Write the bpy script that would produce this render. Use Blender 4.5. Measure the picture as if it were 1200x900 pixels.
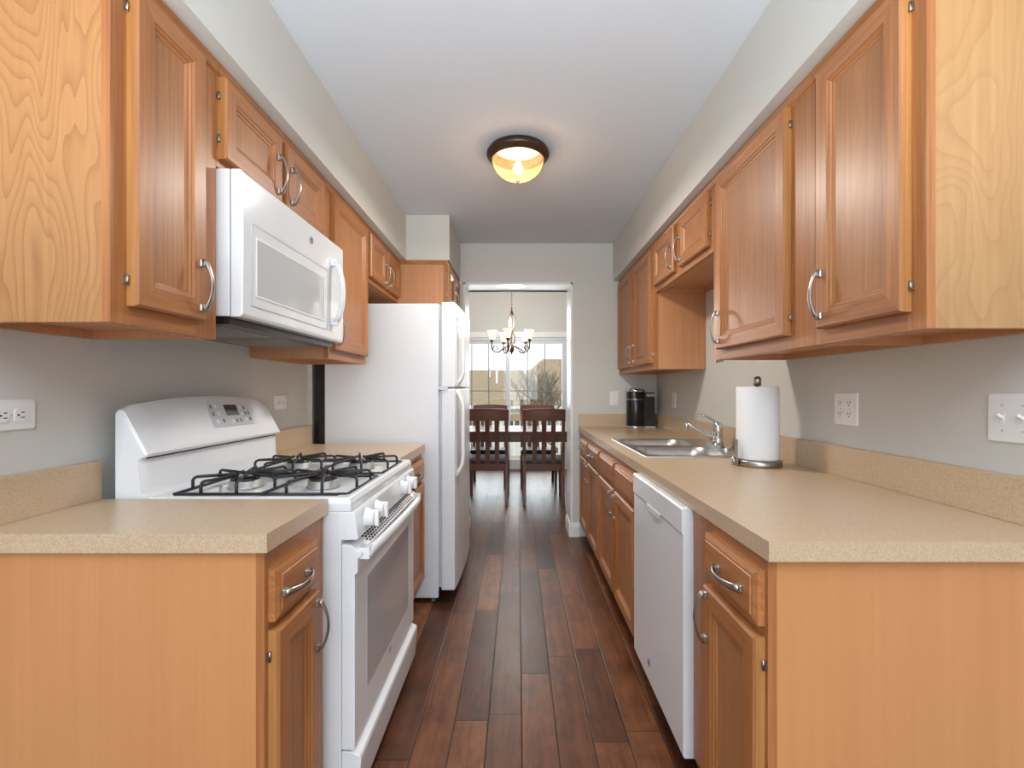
import bpy, bmesh, math, random
from math import sin, cos, pi, radians as R
from mathutils import Vector, Matrix
random.seed(7)
S = bpy.context.scene
for o in list(bpy.data.objects): bpy.data.objects.remove(o)
COL = S.collection
CH = 1.22                      # camera height; the ceiling is 2.44
# ------------------------------------------------------------------ camera
cam = bpy.data.objects.new('camera', bpy.data.cameras.new('camera')); COL.objects.link(cam)
cam.location = (0, 0, CH); cam.rotation_euler = (pi/2, 0, 0)
cam.data.sensor_width = 36; cam.data.lens = 36*560/1200
cam.data.shift_x = -7/1200; cam.data.shift_y = 7/1200; cam.data.clip_start = .02; cam.data.clip_end = 300
S.camera = cam
S.view_settings.view_transform = 'Standard'; S.view_settings.look = 'None'
S.view_settings.gamma = 1; S.view_settings.use_curve_mapping = False
S.view_settings.exposure = 0.36
# ------------------------------------------------------------------ world and large lights
W = bpy.data.worlds.new('world'); S.world = W; W.use_nodes = True
W.node_tree.nodes['Background'].inputs[0].default_value = (.90, .95, 1, 1)
W.node_tree.nodes['Background'].inputs[1].default_value = 1.5
def area(name, loc, rot, sx, sy, power, color=(1, 1, 1), spread=180):
    l = bpy.data.lights.new(name, 'AREA'); l.shape = 'RECTANGLE'; l.size = sx; l.size_y = sy
    l.energy = power; l.color = color; l.spread = R(spread)
    o = bpy.data.objects.new(name, l); COL.objects.link(o); o.location = loc; o.rotation_euler = rot
    return o
area('rear_fill_light', (0, -3.85, 1.45), (R(90), 0, 0), 3.6, 1.9, 62, (.87, .945, 1))  # broad fill light added out of view behind the camera
area('bounced_flash_fill', (0, -.95, 1.25), (R(170), 0, 0), 1.8, 1.6, 112, (.87, .945, 1), 150)  # soft upward fill added out of view, standing in for bounced flash
area('patio_door_daylight', (-.15, 7.62, 1.2), (R(-90), 0, 0), 1.8, 1.9, 42, (.92, .97, 1))

# ------------------------------------------------------------------ mesh helpers
class MB:
    """collects shapes into ONE mesh"""
    def __init__(s): s.v = []; s.f = []; s.m = []; s.sm = []
    def add(s, vs, fs, mi=0, smooth=False):
        b = len(s.v); s.v += [tuple(v) for v in vs]
        for f in fs: s.f.append([b+i for i in f]); s.m.append(mi); s.sm.append(smooth)
        return s
    def box(s, x0, x1, y0, y1, z0, z1, mi=0):
        x0, x1 = min(x0, x1), max(x0, x1); y0, y1 = min(y0, y1), max(y0, y1); z0, z1 = min(z0, z1), max(z0, z1)
        v = [(x, y, z) for z in (z0, z1) for y in (y0, y1) for x in (x0, x1)]
        return s.add(v, [(0,2,3,1),(4,5,7,6),(0,1,5,4),(2,6,7,3),(0,4,6,2),(1,3,7,5)], mi)
    def loft(s, rings, mi=0, cap0=True, cap1=True, smooth=False, closed=True, mis=None):
        n = len(rings[0]); b = len(s.v)
        for r in rings: s.v += [tuple(p) for p in r]
        for k in range(len(rings)-1):
            for i in range(n if closed else n-1):
                j = (i+1) % n
                s.f.append([b+k*n+i, b+k*n+j, b+(k+1)*n+j, b+(k+1)*n+i])
                s.m.append(mis[k][i] if mis else mi); s.sm.append(smooth)
        if cap0: s.f.append([b+i for i in range(n)][::-1]); s.m.append(mi); s.sm.append(False)
        if cap1: s.f.append([b+(len(rings)-1)*n+i for i in range(n)]); s.m.append(mi); s.sm.append(False)
        return s
    def lathe(s, prof, c=(0, 0, 0), n=32, axis='Z', mi=0, cap0=True, cap1=True, smooth=True, sx=1, sy=1):
        rings = []
        for r, h in prof:
            ring = []
            for i in range(n):
                a = 2*pi*i/n; p, q = r*cos(a)*sx, r*sin(a)*sy
                d = {'Z': (p, q, h), 'X': (h, p, q), 'Y': (q, h, p)}[axis]
                ring.append((c[0]+d[0], c[1]+d[1], c[2]+d[2]))
            rings.append(ring)
        return s.loft(rings, mi, cap0, cap1, smooth)
    def tube(s, pts, r, n=8, mi=0, flat=None, smooth=True, up=None):
        pts = [Vector(p) for p in pts]; rs = r if isinstance(r, (list, tuple)) else [r]*len(pts)
        rings = []; prev = None
        for i, p in enumerate(pts):
            t = (pts[min(i+1, len(pts)-1)]-pts[max(i-1, 0)]).normalized()
            if prev is None:
                a = Vector(up) if up else (Vector((0, 0, 1)) if abs(t.z) < .9 else Vector((1, 0, 0)))
            else: a = prev
            u = (a - t*a.dot(t)).normalized(); w = t.cross(u); prev = u
            fu, fw = flat if flat else (1, 1)
            rings.append([p + u*cos(2*pi*k/n)*rs[i]*fu + w*sin(2*pi*k/n)*rs[i]*fw for k in range(n)])
        return s.loft(rings, mi, smooth=smooth)
    def prism(s, poly, a0, a1, axis='Y', mi=0, smooth=False):
        """poly of (p,q): axis Y -> (x,z); axis X -> (y,z); axis Z -> (x,y)"""
        def P(p, q, a): return {'Y': (p, a, q), 'X': (a, p, q), 'Z': (p, q, a)}[axis]
        return s.loft([[P(p, q, a) for p, q in poly] for a in (a0, a1)], mi, smooth=smooth)
    def build(s, name, mats, parent=None, bevel=0, seg=2, off=None):
        me = bpy.data.meshes.new(name); me.from_pydata(s.v, [], s.f)
        for m in (mats if isinstance(mats, (list, tuple)) else [mats]): me.materials.append(m)
        for p, mi, sm in zip(me.polygons, s.m, s.sm): p.material_index = mi; p.use_smooth = sm
        bm = bmesh.new(); bm.from_mesh(me); bmesh.ops.recalc_face_normals(bm, faces=bm.faces[:]); bm.to_mesh(me); bm.free()
        o = bpy.data.objects.new(name, me); COL.objects.link(o)
        if parent:
            o.parent = parent
            if parent.type == 'EMPTY': o.matrix_parent_inverse = Matrix.Translation(-parent.location)
        if bevel:
            b = o.modifiers.new('bevel', 'BEVEL'); b.width = bevel; b.segments = seg; b.limit_method = 'ANGLE'; b.angle_limit = R(35)
        return o
def tag(o, label=None, cat=None, group=None, kind=None):
    if label: o['label'] = label
    if cat: o['category'] = cat
    if group: o['group'] = group
    if kind: o['kind'] = kind
    return o
def thing(name, loc, label, cat, group=None):
    o = bpy.data.objects.new(name, None); COL.objects.link(o); o.location = loc; o.empty_display_size = .1
    return tag(o, label, cat, group)
def struct(name, mb, mat, **k): return tag(mb.build(name, mat, **k), kind='structure')
def children(o): return [c for c in bpy.data.objects if c.parent == o]
def copy_tree(o, parent=None):
    kids = children(o); c = o.copy(); COL.objects.link(c)
    if parent: c.parent = parent
    for k in kids: copy_tree(k, c)
    return c
def arc(c, r, a0, a1, n): return [(c[0]+r*cos(a0+(a1-a0)*i/n), c[1]+r*sin(a0+(a1-a0)*i/n)) for i in range(n+1)]
def rrect(cx, cy, hx, hy, r, n=6):
    p = []
    for sx, sy, a in ((1, 1, 0), (-1, 1, pi/2), (-1, -1, pi), (1, -1, 3*pi/2)):
        p += arc((cx+sx*(hx-r), cy+sy*(hy-r)), r, a, a+pi/2, n)
    return p
def text_mesh(name, txt, size, mat, M, parent=None, ext=.0004):
    cu = bpy.data.curves.new(name, 'FONT'); cu.body = txt; cu.size = size; cu.extrude = ext
    cu.align_x = 'CENTER'; cu.align_y = 'CENTER'; cu.resolution_u = 3
    t = bpy.data.objects.new(name, cu); COL.objects.link(t)
    me = bpy.data.meshes.new_from_object(t.evaluated_get(bpy.context.evaluated_depsgraph_get()))
    bpy.data.objects.remove(t); bpy.data.curves.remove(cu)
    me.transform(M); me.materials.clear(); me.materials.append(mat)
    o = bpy.data.objects.new(name, me); COL.objects.link(o)
    if parent:
        o.parent = parent
        if parent.type == 'EMPTY': o.matrix_parent_inverse = Matrix.Translation(-parent.location)
    return o
def basis(origin, right, up):
    r = Vector(right).normalized(); u = Vector(up).normalized(); n = r.cross(u)
    return Matrix(((r.x, u.x, n.x, origin[0]), (r.y, u.y, n.y, origin[1]), (r.z, u.z, n.z, origin[2]), (0, 0, 0, 1)))

# ------------------------------------------------------------------ materials
def lin(r, g, b):
    f = lambda c: (c/255/12.92) if c/255 <= .04045 else ((c/255+.055)/1.055)**2.4
    return (f(r), f(g), f(b), 1)
class N:
    def __init__(s, name):
        s.m = bpy.data.materials.new(name); s.m.use_nodes = True; s.t = s.m.node_tree; s.b = s.t.nodes['Principled BSDF']
    def n(s, typ, **k):
        x = s.t.nodes.new(typ)
        for a, v in k.items(): setattr(x, a, v)
        return x
    def l(s, a, b): s.t.links.new(a, b)
    def val(s, sock, v):
        if hasattr(v, 'is_output') or isinstance(v, bpy.types.NodeSocket): s.l(v, sock)
        else: sock.default_value = v
    def math(s, op, a, b=None, c=None):
        x = s.n('ShaderNodeMath', operation=op); s.val(x.inputs[0], a)
        if b is not None: s.val(x.inputs[1], b)
        if c is not None: s.val(x.inputs[2], c)
        return x.outputs[0]
    def coord(s, scale=(1, 1, 1), rot=(0, 0, 0), loc=(0, 0, 0)):
        tc = s.n('ShaderNodeTexCoord'); mp = s.n('ShaderNodeMapping')
        mp.inputs['Scale'].default_value = scale; mp.inputs['Rotation'].default_value = rot; mp.inputs['Location'].default_value = loc
        s.l(tc.outputs['Object'], mp.inputs['Vector']); return mp.outputs[0]
    def noise(s, vec, scale=5, detail=3, rough=.5, dist=0):
        x = s.n('ShaderNodeTexNoise'); s.l(vec, x.inputs['Vector'])
        x.inputs['Scale'].default_value = scale; x.inputs['Detail'].default_value = detail
        x.inputs['Roughness'].default_value = rough; x.inputs['Distortion'].default_value = dist
        return x.outputs[0]
    def ramp(s, fac, stops, interp='LINEAR'):
        x = s.n('ShaderNodeValToRGB'); x.color_ramp.interpolation = interp; s.l(fac, x.inputs[0])
        e = x.color_ramp.elements
        while len(e) < len(stops): e.new(.5)
        for i, (p, c) in enumerate(stops): e[i].position = p; e[i].color = c
        return x.outputs[0]
    def mix(s, fac, a, b, mode='MIX'):
        x = s.n('ShaderNodeMix', data_type='RGBA', blend_type=mode)
        s.val(x.inputs['Factor'], fac); s.val(x.inputs['A'], a); s.val(x.inputs['B'], b)
        # colour sockets share names with the float ones: pick explicitly
        return x
    def bump(s, h, strength=.1, dist=.002):
        x = s.n('ShaderNodeBump'); s.l(h, x.inputs['Height']); x.inputs['Strength'].default_value = strength
        x.inputs['Distance'].default_value = dist; s.l(x.outputs[0], s.b.inputs['Normal'])
def cmix(nn, fac, a, b, mode='MIX'):
    x = nn.n('ShaderNodeMix', data_type='RGBA', blend_type=mode)
    for sock, v in ((x.inputs[0], fac), (x.inputs[6], a), (x.inputs[7], b)): nn.val(sock, v)
    return x.outputs[2]
def plain(name, col, rough=.5, metal=0, coat=0, var=.0, vscale=8, bump=0, bscale=200, spec=.5):
    q = N(name); q.b.inputs['Roughness'].default_value = rough; q.b.inputs['Metallic'].default_value = metal
    q.b.inputs['Coat Weight'].default_value = coat; q.b.inputs['Coat Roughness'].default_value = .08
    q.b.inputs['Specular IOR Level'].default_value = spec
    v = q.coord()
    nz = q.noise(v, vscale, 3)
    d = tuple(c*(1-var) for c in col[:3])+(1,); e = tuple(min(1, c*(1+var)) for c in col[:3])+(1,)
    q.l(q.ramp(nz, [(.3, d), (.7, e)]), q.b.inputs['Base Color'])
    if bump: q.bump(q.noise(v, bscale, 2), bump, .001)
    return q.m
def wood(name, light, dark, axis='Z', fine=1.0, rough=.42, coat=.14, cath=0, cscale=1.0, freq=22, ctone=None, off=0):
    """fine pores stretched along the grain plus optional growth-ring contours"""
    q = N(name)
    sc = {'Z': (90, 90, 2.2), 'Y': (90, 2.2, 90), 'X': (2.2, 90, 90)}[axis]
    tone = {'Z': (5, 5, .7), 'Y': (5, .7, 5), 'X': (.7, 5, 5)}[axis]
    f = q.noise(q.coord(sc, loc=(off, off*1.7, off*.3)), 1.2*fine, 4, .6)
    t = q.noise(q.coord(tone, loc=(off*2, off, off)), 1.3, 3, .55, .3)
    mixf = q.math('ADD', q.math('MULTIPLY', f, .62), q.math('MULTIPLY', t, .38))
    c = q.ramp(mixf, [(.30, dark), (.52, tuple((a+b)/2 for a, b in zip(light, dark))), (.70, light)])
    if cath:
        cs = {'Z': (1.9, 1.9, .62), 'Y': (1.9, .62, 1.9), 'X': (.62, 1.9, 1.9)}[axis]
        g = q.noise(q.coord(tuple(a*cscale for a in cs), loc=(off+3.1, off+1.7, off+.4)), 1.15, 2.6, .40, .3)
        w = q.math('FRACT', q.math('MULTIPLY', g, freq))
        w = q.math('POWER', w, 3.6)
        w = q.math('MULTIPLY', w, cath)
        c = cmix(q, w, c, ctone or dark)
    q.l(c, q.b.inputs['Base Color'])
    q.b.inputs['Roughness'].default_value = rough; q.b.inputs['Coat Weight'].default_value = coat; q.b.inputs['Coat Roughness'].default_value = .3
    q.bump(f, .12, .0006)
    return q.m
OAK_L, OAK_D = lin(192, 129, 76), lin(140, 83, 43)
M = {}
M['oak'] = wood('oak_upright_grain', OAK_L, OAK_D, 'Z')
M['oak_y'] = wood('oak_level_grain', OAK_L, OAK_D, 'Y')
M['oak_panel'] = wood('oak_door_panel', lin(186, 129, 82), lin(144, 92, 53), 'Z', cath=.30, cscale=2.6, freq=16, ctone=lin(150, 94, 56))
M['oak_edge'] = wood('oak_edge', lin(192, 138, 78), lin(150, 96, 48), 'Z')
M['birch'] = wood('birch_end_panel', lin(184, 134, 84), lin(168, 117, 69), 'Z', fine=.7, cath=.55, cscale=1.7, freq=44, ctone=lin(136, 86, 46), off=2)
M['birch_r'] = wood('birch_end_panel_pale', lin(186, 145, 98), lin(168, 126, 81), 'Z', fine=.7, cath=.5, cscale=2.1, freq=24, ctone=lin(158, 112, 70), off=9)
M['maple'] = wood('stained_base_panel', lin(204, 144, 92), lin(192, 132, 81), 'Z', fine=.35, off=5, rough=.42)
M['maple_s'] = wood('stained_small_panel', lin(204, 148, 104), lin(186, 130, 88), 'Z', fine=.5, off=7, rough=.42)
M['walnut'] = wood('dark_brown_furniture_wood', lin(116, 64, 38), lin(66, 33, 20), 'Z', rough=.4, coat=.2)
M['walnut_x'] = wood('dark_brown_table_wood', lin(112, 62, 40), lin(64, 33, 22), 'X', rough=.42, coat=.15)
M['wall'] = plain('warm_grey_wall_paint', lin(208, 207, 201), .6, var=.015, vscale=2, bump=.18, bscale=260, spec=.3)
M['ceil'] = plain('white_ceiling_paint', lin(214, 219, 225), .85, var=.01, vscale=2, bump=.1, bscale=220, spec=.2)
M['trim'] = plain('white_trim_paint', lin(236, 236, 234), .35, var=.01)
M['white'] = plain('white_appliance_enamel', lin(232, 234, 236), .16, coat=.5, var=.008)
M['white_tex'] = plain('white_pebbled_fridge_side', lin(226, 229, 233), .36, var=.01, bump=.35, bscale=420)
M['white_pl'] = plain('white_plastic', lin(236, 236, 236), .3, var=.01)
M['lgrey'] = plain('light_grey_plastic', lin(200, 203, 207), .3, var=.02)
M['mgrey'] = plain('mid_grey_print', lin(120, 122, 128), .4, var=.02)
M['black'] = plain('black_enamel', lin(20, 20, 22), .28, var=.1, coat=.3)
M['iron'] = plain('black_cast_iron', lin(30, 31, 34), .42, var=.15, bump=.3, bscale=500)
M['dark'] = plain('dark_shadow_gap', lin(14, 12, 11), .7, var=.1)
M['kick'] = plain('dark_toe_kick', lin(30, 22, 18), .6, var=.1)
M['nickel'] = plain('brushed_nickel', lin(168, 164, 158), .30, metal=1, var=.06, vscale=60)
M['chrome'] = plain('polished_chrome', lin(215, 217, 220), .08, metal=1, var=.02)
M['steel'] = plain('stainless_steel', lin(196, 196, 194), .33, metal=1, var=.06, vscale=30)
M['alum'] = plain('aluminium_burner', lin(184, 182, 178), .5, metal=.8, var=.06)
M['bronze'] = plain('oil_rubbed_bronze', lin(84, 66, 54), .38, metal=.8, var=.1, vscale=20)
M['towel'] = plain('white_paper_towel', lin(234, 236, 238), .85, var=.01, bump=.6, bscale=160, spec=.1)
M['leather'] = plain('black_leatherette', lin(26, 25, 27), .5, var=.1, coat=0)
M['vinyl'] = plain('white_door_vinyl', lin(214, 218, 226), .35, var=.01)
M['grid'] = plain('grey_window_grille', lin(120, 132, 136), .5, var=.02)
M['siding'] = plain('pale_siding', lin(214, 212, 202), .8, var=.03)
M['deckw'] = plain('weathered_deck_wood', lin(170, 146, 118), .7, var=.1, vscale=12)
M['grass'] = plain('winter_lawn', lin(150, 156, 112), .9, var=.15, vscale=3)
M['bark'] = plain('pale_bark', lin(112, 98, 80), .8, var=.2, vscale=30)
M['bglass'] = plain('dark_glass_display', lin(12, 12, 14), .08, coat=.5)
def laminate():
    q = N('tan_speckled_laminate')
    v = q.coord(); a = q.noise(v, 700, 2, .7); b = q.noise(v, 220, 3, .6)
    f = q.math('ADD', q.math('MULTIPLY', a, .55), q.math('MULTIPLY', b, .45))
    c = q.ramp(f, [(.34, lin(172, 144, 114)), (.5, lin(194, 168, 138)), (.66, lin(210, 188, 160))])
    q.l(c, q.b.inputs['Base Color']); q.b.inputs['Roughness'].default_value = .30; q.b.inputs['Specular IOR Level'].default_value = .5
    q.bump(a, .05, .0003); return q.m
M['lam'] = laminate()
def floor_mat():
    q = N('hand_scraped_plank_floor')
    tc = q.n('ShaderNodeTexCoord'); sp = q.n('ShaderNodeSeparateXYZ'); q.l(tc.outputs['Object'], sp.inputs[0])
    X, Y = sp.outputs[0], sp.outputs[1]
    PW = .124
    xr = q.math('DIVIDE', q.math('ADD', X, 10.03), PW); row = q.math('FLOOR', xr); fx = q.math('FRACT', xr)
    wn = q.n('ShaderNodeTexWhiteNoise', noise_dimensions='1D'); q.l(row, wn.inputs['W'])
    wn2 = q.n('ShaderNodeTexWhiteNoise', noise_dimensions='1D'); q.l(q.math('ADD', row, 77.3), wn2.inputs['W'])
    ln = q.math('ADD', .55, q.math('MULTIPLY', wn2.outputs[0], .6))
    yr = q.math('ADD', q.math('DIVIDE', q.math('ADD', Y, 20), ln), q.math('MULTIPLY', wn.outputs[0], 9))
    idx = q.math('FLOOR', yr); fy = q.math('FRACT', yr)
    idv = q.n('ShaderNodeCombineXYZ'); q.l(row, idv.inputs[0]); q.l(idx, idv.inputs[1])
    wid = q.n('ShaderNodeTexWhiteNoise', noise_dimensions='2D'); q.l(idv.outputs[0], wid.inputs['Vector'])
    # grain: shifted per plank
    cv = q.n('ShaderNodeCombineXYZ')
    q.l(q.math('MULTIPLY', X, 34), cv.inputs[0]); q.l(q.math('MULTIPLY', Y, 3.2), cv.inputs[1]); q.l(q.math('MULTIPLY', wid.outputs[0], 40), cv.inputs[2])
    g = q.noise(cv.outputs[0], 1.0, 6, .68, .6)
    cv2 = q.n('ShaderNodeCombineXYZ')
    q.l(q.math('MULTIPLY', X, 7), cv2.inputs[0]); q.l(q.math('MULTIPLY', Y, 6), cv2.inputs[1]); q.l(q.math('MULTIPLY', wid.outputs[0], 31), cv2.inputs[2])
    g2 = q.noise(cv2.outputs[0], 1.0, 4, .6, .8)
    base = q.ramp(wid.outputs[0], [(0, lin(78, 45, 29)), (.35, lin(97, 57, 36)), (.7, lin(117, 70, 43)), (1, lin(146, 92, 57))])
    gr = q.ramp(g, [(.28, (.45, .42, .40, 1)), (.5, (.92, .92, .92, 1)), (.72, (1.25, 1.22, 1.18, 1))])
    gr2 = q.ramp(g2, [(.3, (.62, .6, .58, 1)), (.6, (1.08, 1.08, 1.08, 1))])
    c = cmix(q, 1, cmix(q, 1, base, gr, 'MULTIPLY'), gr2, 'MULTIPLY')
    ex = q.math('MINIMUM', fx, q.math('SUBTRACT', 1, fx)); ey = q.math('MULTIPLY', q.math('MINIMUM', fy, q.math('SUBTRACT', 1, fy)), q.math('DIVIDE', ln, PW))
    e = q.math('MINIMUM', ex, ey)
    mr = q.n('ShaderNodeMapRange'); q.l(e, mr.inputs[0]); mr.inputs[1].default_value = .004; mr.inputs[2].default_value = .028
    c = cmix(q, mr.outputs[0], lin(28, 16, 12), c)
    q.l(c, q.b.inputs['Base Color'])
    rr = q.n('ShaderNodeMapRange'); q.l(g2, rr.inputs[0]); rr.inputs[3].default_value = .27; rr.inputs[4].default_value = .44; q.b.inputs['Specular IOR Level'].default_value = .36
    q.l(rr.outputs[0], q.b.inputs['Roughness'])
    h = q.math('ADD', q.math('MULTIPLY', mr.outputs[0], 1.0), q.math('MULTIPLY', g2, .6))
    q.bump(h, .35, .002)
    return q.m
M['floor'] = floor_mat()
def shingle():
    q = N('brown_roof_shingles'); v = q.coord()
    br = q.n('ShaderNodeTexBrick'); q.l(q.coord((1, 1, 1), (0, 0, 0)), br.inputs['Vector'])
    a = q.noise(v, 9, 4, .7)
    q.l(q.ramp(a, [(.3, lin(120, 100, 78)), (.55, lin(160, 138, 108)), (.8, lin(186, 166, 134))]), q.b.inputs['Base Color'])
    q.b.inputs['Roughness'].default_value = .9; return q.m
M['shingle'] = shingle()
def glass_mat(name, tint=(1, 1, 1, 1), refl=.06):
    q = N(name); t = q.t; t.nodes.remove(q.b)
    tr = q.n('ShaderNodeBsdfTransparent'); tr.inputs[0].default_value = tint
    gl = q.n('ShaderNodeBsdfGlossy'); gl.inputs['Roughness'].default_value = .02
    lw = q.n('ShaderNodeFresnel'); lw.inputs[0].default_value = 1.45
    nz = q.noise(q.coord(), 2, 1)
    mx = q.n('ShaderNodeMixShader'); q.l(lw.outputs[0], mx.inputs[0]); q.l(tr.outputs[0], mx.inputs[1]); q.l(gl.outputs[0], mx.inputs[2])
    q.l(mx.outputs[0], t.nodes['Material Output'].inputs[0]); return q.m
M['glass'] = glass_mat('clear_glazing', (.95, .97, .97, 1))
def bowl_mat():
    q = N('amber_alabaster_glass'); t = q.t
    nz = q.noise(q.coord(), 14, 4, .6, 1.2)
    c = q.ramp(nz, [(.3, lin(226, 168, 92)), (.7, lin(248, 214, 150))])
    q.l(c, q.b.inputs['Base Color']); q.l(c, q.b.inputs['Emission Color']); q.b.inputs['Emission Strength'].default_value = .52
    q.b.inputs['Roughness'].default_value = .25; q.b.inputs['Transmission Weight'].default_value = 0
    tr = q.n('ShaderNodeBsdfTransparent'); tr.inputs[0].default_value = (1, .86, .62, 1)
    mx = q.n('ShaderNodeMixShader'); mx.inputs[0].default_value = .34
    q.l(q.b.outputs[0], mx.inputs[1]); q.l(tr.outputs[0], mx.inputs[2]); q.l(mx.outputs[0], t.nodes['Material Output'].inputs[0])
    return q.m
M['bowl'] = bowl_mat()
M['bulb'] = plain('lit_bulb', lin(255, 240, 214), .5); _b = M['bulb'].node_tree.nodes['Principled BSDF']; _b.inputs['Emission Color'].default_value = (1, .9, .75, 1); _b.inputs['Emission Strength'].default_value = 14
def shade_mat():
    q = N('lit_frosted_shade_glass'); nz = q.noise(q.coord(), 12, 2)
    c = q.ramp(nz, [(.3, lin(255, 236, 196)), (.7, lin(255, 246, 218))]); q.l(c, q.b.inputs['Base Color']); q.l(c, q.b.inputs['Emission Color'])
    q.b.inputs['Emission Strength'].default_value = .75; q.b.inputs['Roughness'].default_value = .4; return q.m
M['shade'] = shade_mat()

# ------------------------------------------------------------------ room shell
WL, WR, FAR, FB, DF, ZC = -1.185, 1.155, 3.98, 4.26, 7.36, 2.44
SB = 2.127                                     # soffit underside
struct('floor', MB().box(-3.3, 3.3, -4.0, 7.5, -.06, 0), M['floor'])
struct('ceiling', MB().box(-3.3, 3.3, -4.0, FB, ZC, ZC+.08), M['ceil'])
struct('wall_left', MB().box(WL-.12, WL, .3, FB, 0, ZC), M['wall'])
struct('wall_right', MB().box(WR, WR+.12, .3, FB, 0, ZC), M['wall'])
struct('wall_far_left', MB().box(WL, -.455, FAR, FB, 0, ZC), M['wall'])
struct('wall_far_right', MB().box(.455, WR, FAR, FB, 0, ZC), M['wall'])
struct('wall_far_header', MB().box(-.455, .455, FAR, FB, 2.115, ZC), M['wall'])
struct('wall_soffit_left', MB().box(WL, -.78, .3, 3.335, SB, ZC).box(WL, -.479, 3.335, FAR, SB, ZC), M['wall'])
struct('wall_soffit_right', MB().box(.792, WR, .3, FAR, SB, ZC), M['wall'])
# open room behind the camera
struct('wall_rear', MB().box(-3.2, -1.9, -3.98, -3.9, 0, ZC).box(1.9, 3.2, -3.98, -3.9, 0, ZC).box(-1.9, 1.9, -3.98, -3.9, 0, .45).box(-1.9, 1.9, -3.98, -3.9, 2.4, ZC), M['wall'])
struct('wall_rear_left', MB().box(-3.3, -3.2, -3.98, .42, 0, ZC), M['wall'])
struct('wall_rear_right', MB().box(3.2, 3.3, -3.98, .42, 0, ZC), M['wall'])
struct('wall_return_left', MB().box(-3.2, WL-.12, .3, .42, 0, ZC), M['wall'])
struct('wall_return_right', MB().box(WR+.12, 3.2, .3, .42, 0, ZC), M['wall'])
# dining room
DZ = 2.92
struct('wall_dining_left', MB().box(-2.42, -2.3, FB, DF+.1, 0, DZ), M['wall'])
struct('wall_dining_right', MB().box(2.3, 2.42, FB, DF+.1, 0, DZ), M['wall'])
struct('wall_dining_near', MB().box(-2.3, WL-.12, FB-.1, FB, 0, ZC).box(WR+.12, 2.3, FB-.1, FB, 0, ZC).box(-2.3, 2.3, FB-.0, FB+.08, ZC, DZ), M['wall'])
struct('ceiling_dining', MB().box(-2.42, 2.42, FB, DF+.1, DZ, DZ+.08), M['ceil'])
D0, D1, DTOP = -1.09, .79, 2.03
struct('wall_dining_far', MB().box(-2.3, D0, DF, DF+.12, 0, DZ).box(D1, 2.3, DF, DF+.12, 0, DZ).box(D0, D1, DF, DF+.12, DTOP, DZ), M['wall'])
# white liner of the opening
j = MB(); j.box(-.455, -.437, FAR-.004, FB+.004, 0, 2.115).box(.437, .455, FAR-.004, FB+.004, 0, 2.115).box(-.455, .455, FAR-.004, FB+.004, 2.097, 2.115)
struct('trim_1', j, M['trim'], bevel=.002)
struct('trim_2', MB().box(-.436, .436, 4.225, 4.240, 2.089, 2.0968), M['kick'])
bp = [(0, 0), (.014, 0), (.014, .085), (.010, .10), (.006, .112), (0, .115)]
b = MB()
b.loft([[(x, FAR-.001-d, z) for d, z in bp] for x in (.437-.012, .514)])
b.loft([[(.437-d, y, z) for d, z in bp] for y in (FAR-.014, FB+.01)])
struct('baseboard_far_right', b, M['trim'])
b = MB(); b.loft([[(-.437+d, y, z) for d, z in bp] for y in (FAR-.014, FB+.01)])
struct('baseboard_far_left', b, M['trim'])
b = MB(); b.loft([[(x, DF-d, z) for d, z in bp] for x in (D1+.075, 2.3)])
struct('baseboard_dining', b, M['trim'])
# door casing and sliding patio door
c = MB(); c.box(D0-.07, D1+.07, DF-.02, DF, DTOP, DTOP+.085).box(D0-.07, D0, DF-.02, DF, 0, DTOP).box(D1, D1+.07, DF-.02, DF, 0, DTOP)
struct('trim_3', c, M['trim'], bevel=.004)
dr = bpy.data.objects.new('door_1', None); COL.objects.link(dr); dr.location = (-.15, DF+.04, 0); tag(dr, kind='structure')
f = MB(); f.box(D0, D1, DF, DF+.1, 1.985, DTOP).box(D0, D1, DF, DF+.1, 0, .035).box(D0, D0+.04, DF, DF+.1, .035, 1.985).box(D1-.04, D1, DF, DF+.1, .035, 1.985)
f.build('door_frame', M['vinyl'], dr, bevel=.003)
mid = -.155
for (a, bb, yo) in ((D0+.04, mid+.035, .055), (mid-.035, D1-.04, .012)):
    s = MB(); y0, y1 = DF+yo, DF+yo+.035
    s.box(a, a+.07, y0, y1, .035, 1.985).box(bb-.07, bb, y0, y1, .035, 1.985).box(a+.07, bb-.07, y0, y1, .035, .15).box(a+.07, bb-.07, y0, y1, 1.93, 1.985)
    so = s.build('sliding_panel', M['vinyl'], dr, bevel=.003)
    MB().box(a+.07, bb-.07, y0+.012, y0+.018, .15, 1.93).build('pane', M['glass'], so)
    g = MB(); w = (bb-a-.14)/3
    for i in (1, 2): g.box(a+.07+w*i-.008, a+.07+w*i+.008, y0+.008, y0+.024, .15, 1.93)
    for k in range(4): zz = 1.93-(k+1)*.71
    for zz in (1.205, .49): g.box(a+.07, bb-.07, y0+.009, y0+.023, zz-.006, zz+.006)
    g.build('grille', M['grid'], so)
# unseen window, added behind the camera to frame the rear fill light
wd = bpy.data.objects.new('added_window_1', None); COL.objects.link(wd); wd.location = (0, -3.94, .45); tag(wd, kind='structure')
f = MB(); f.box(-1.9, 1.9, -3.98, -3.9, .45, .52).box(-1.9, 1.9, -3.98, -3.9, 2.33, 2.4)
for x in (-1.9, -.66, .6, 1.84): f.box(x, x+.06, -3.98, -3.9, .52, 2.33)
f.build('window_frame', M['trim'], wd)

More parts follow.
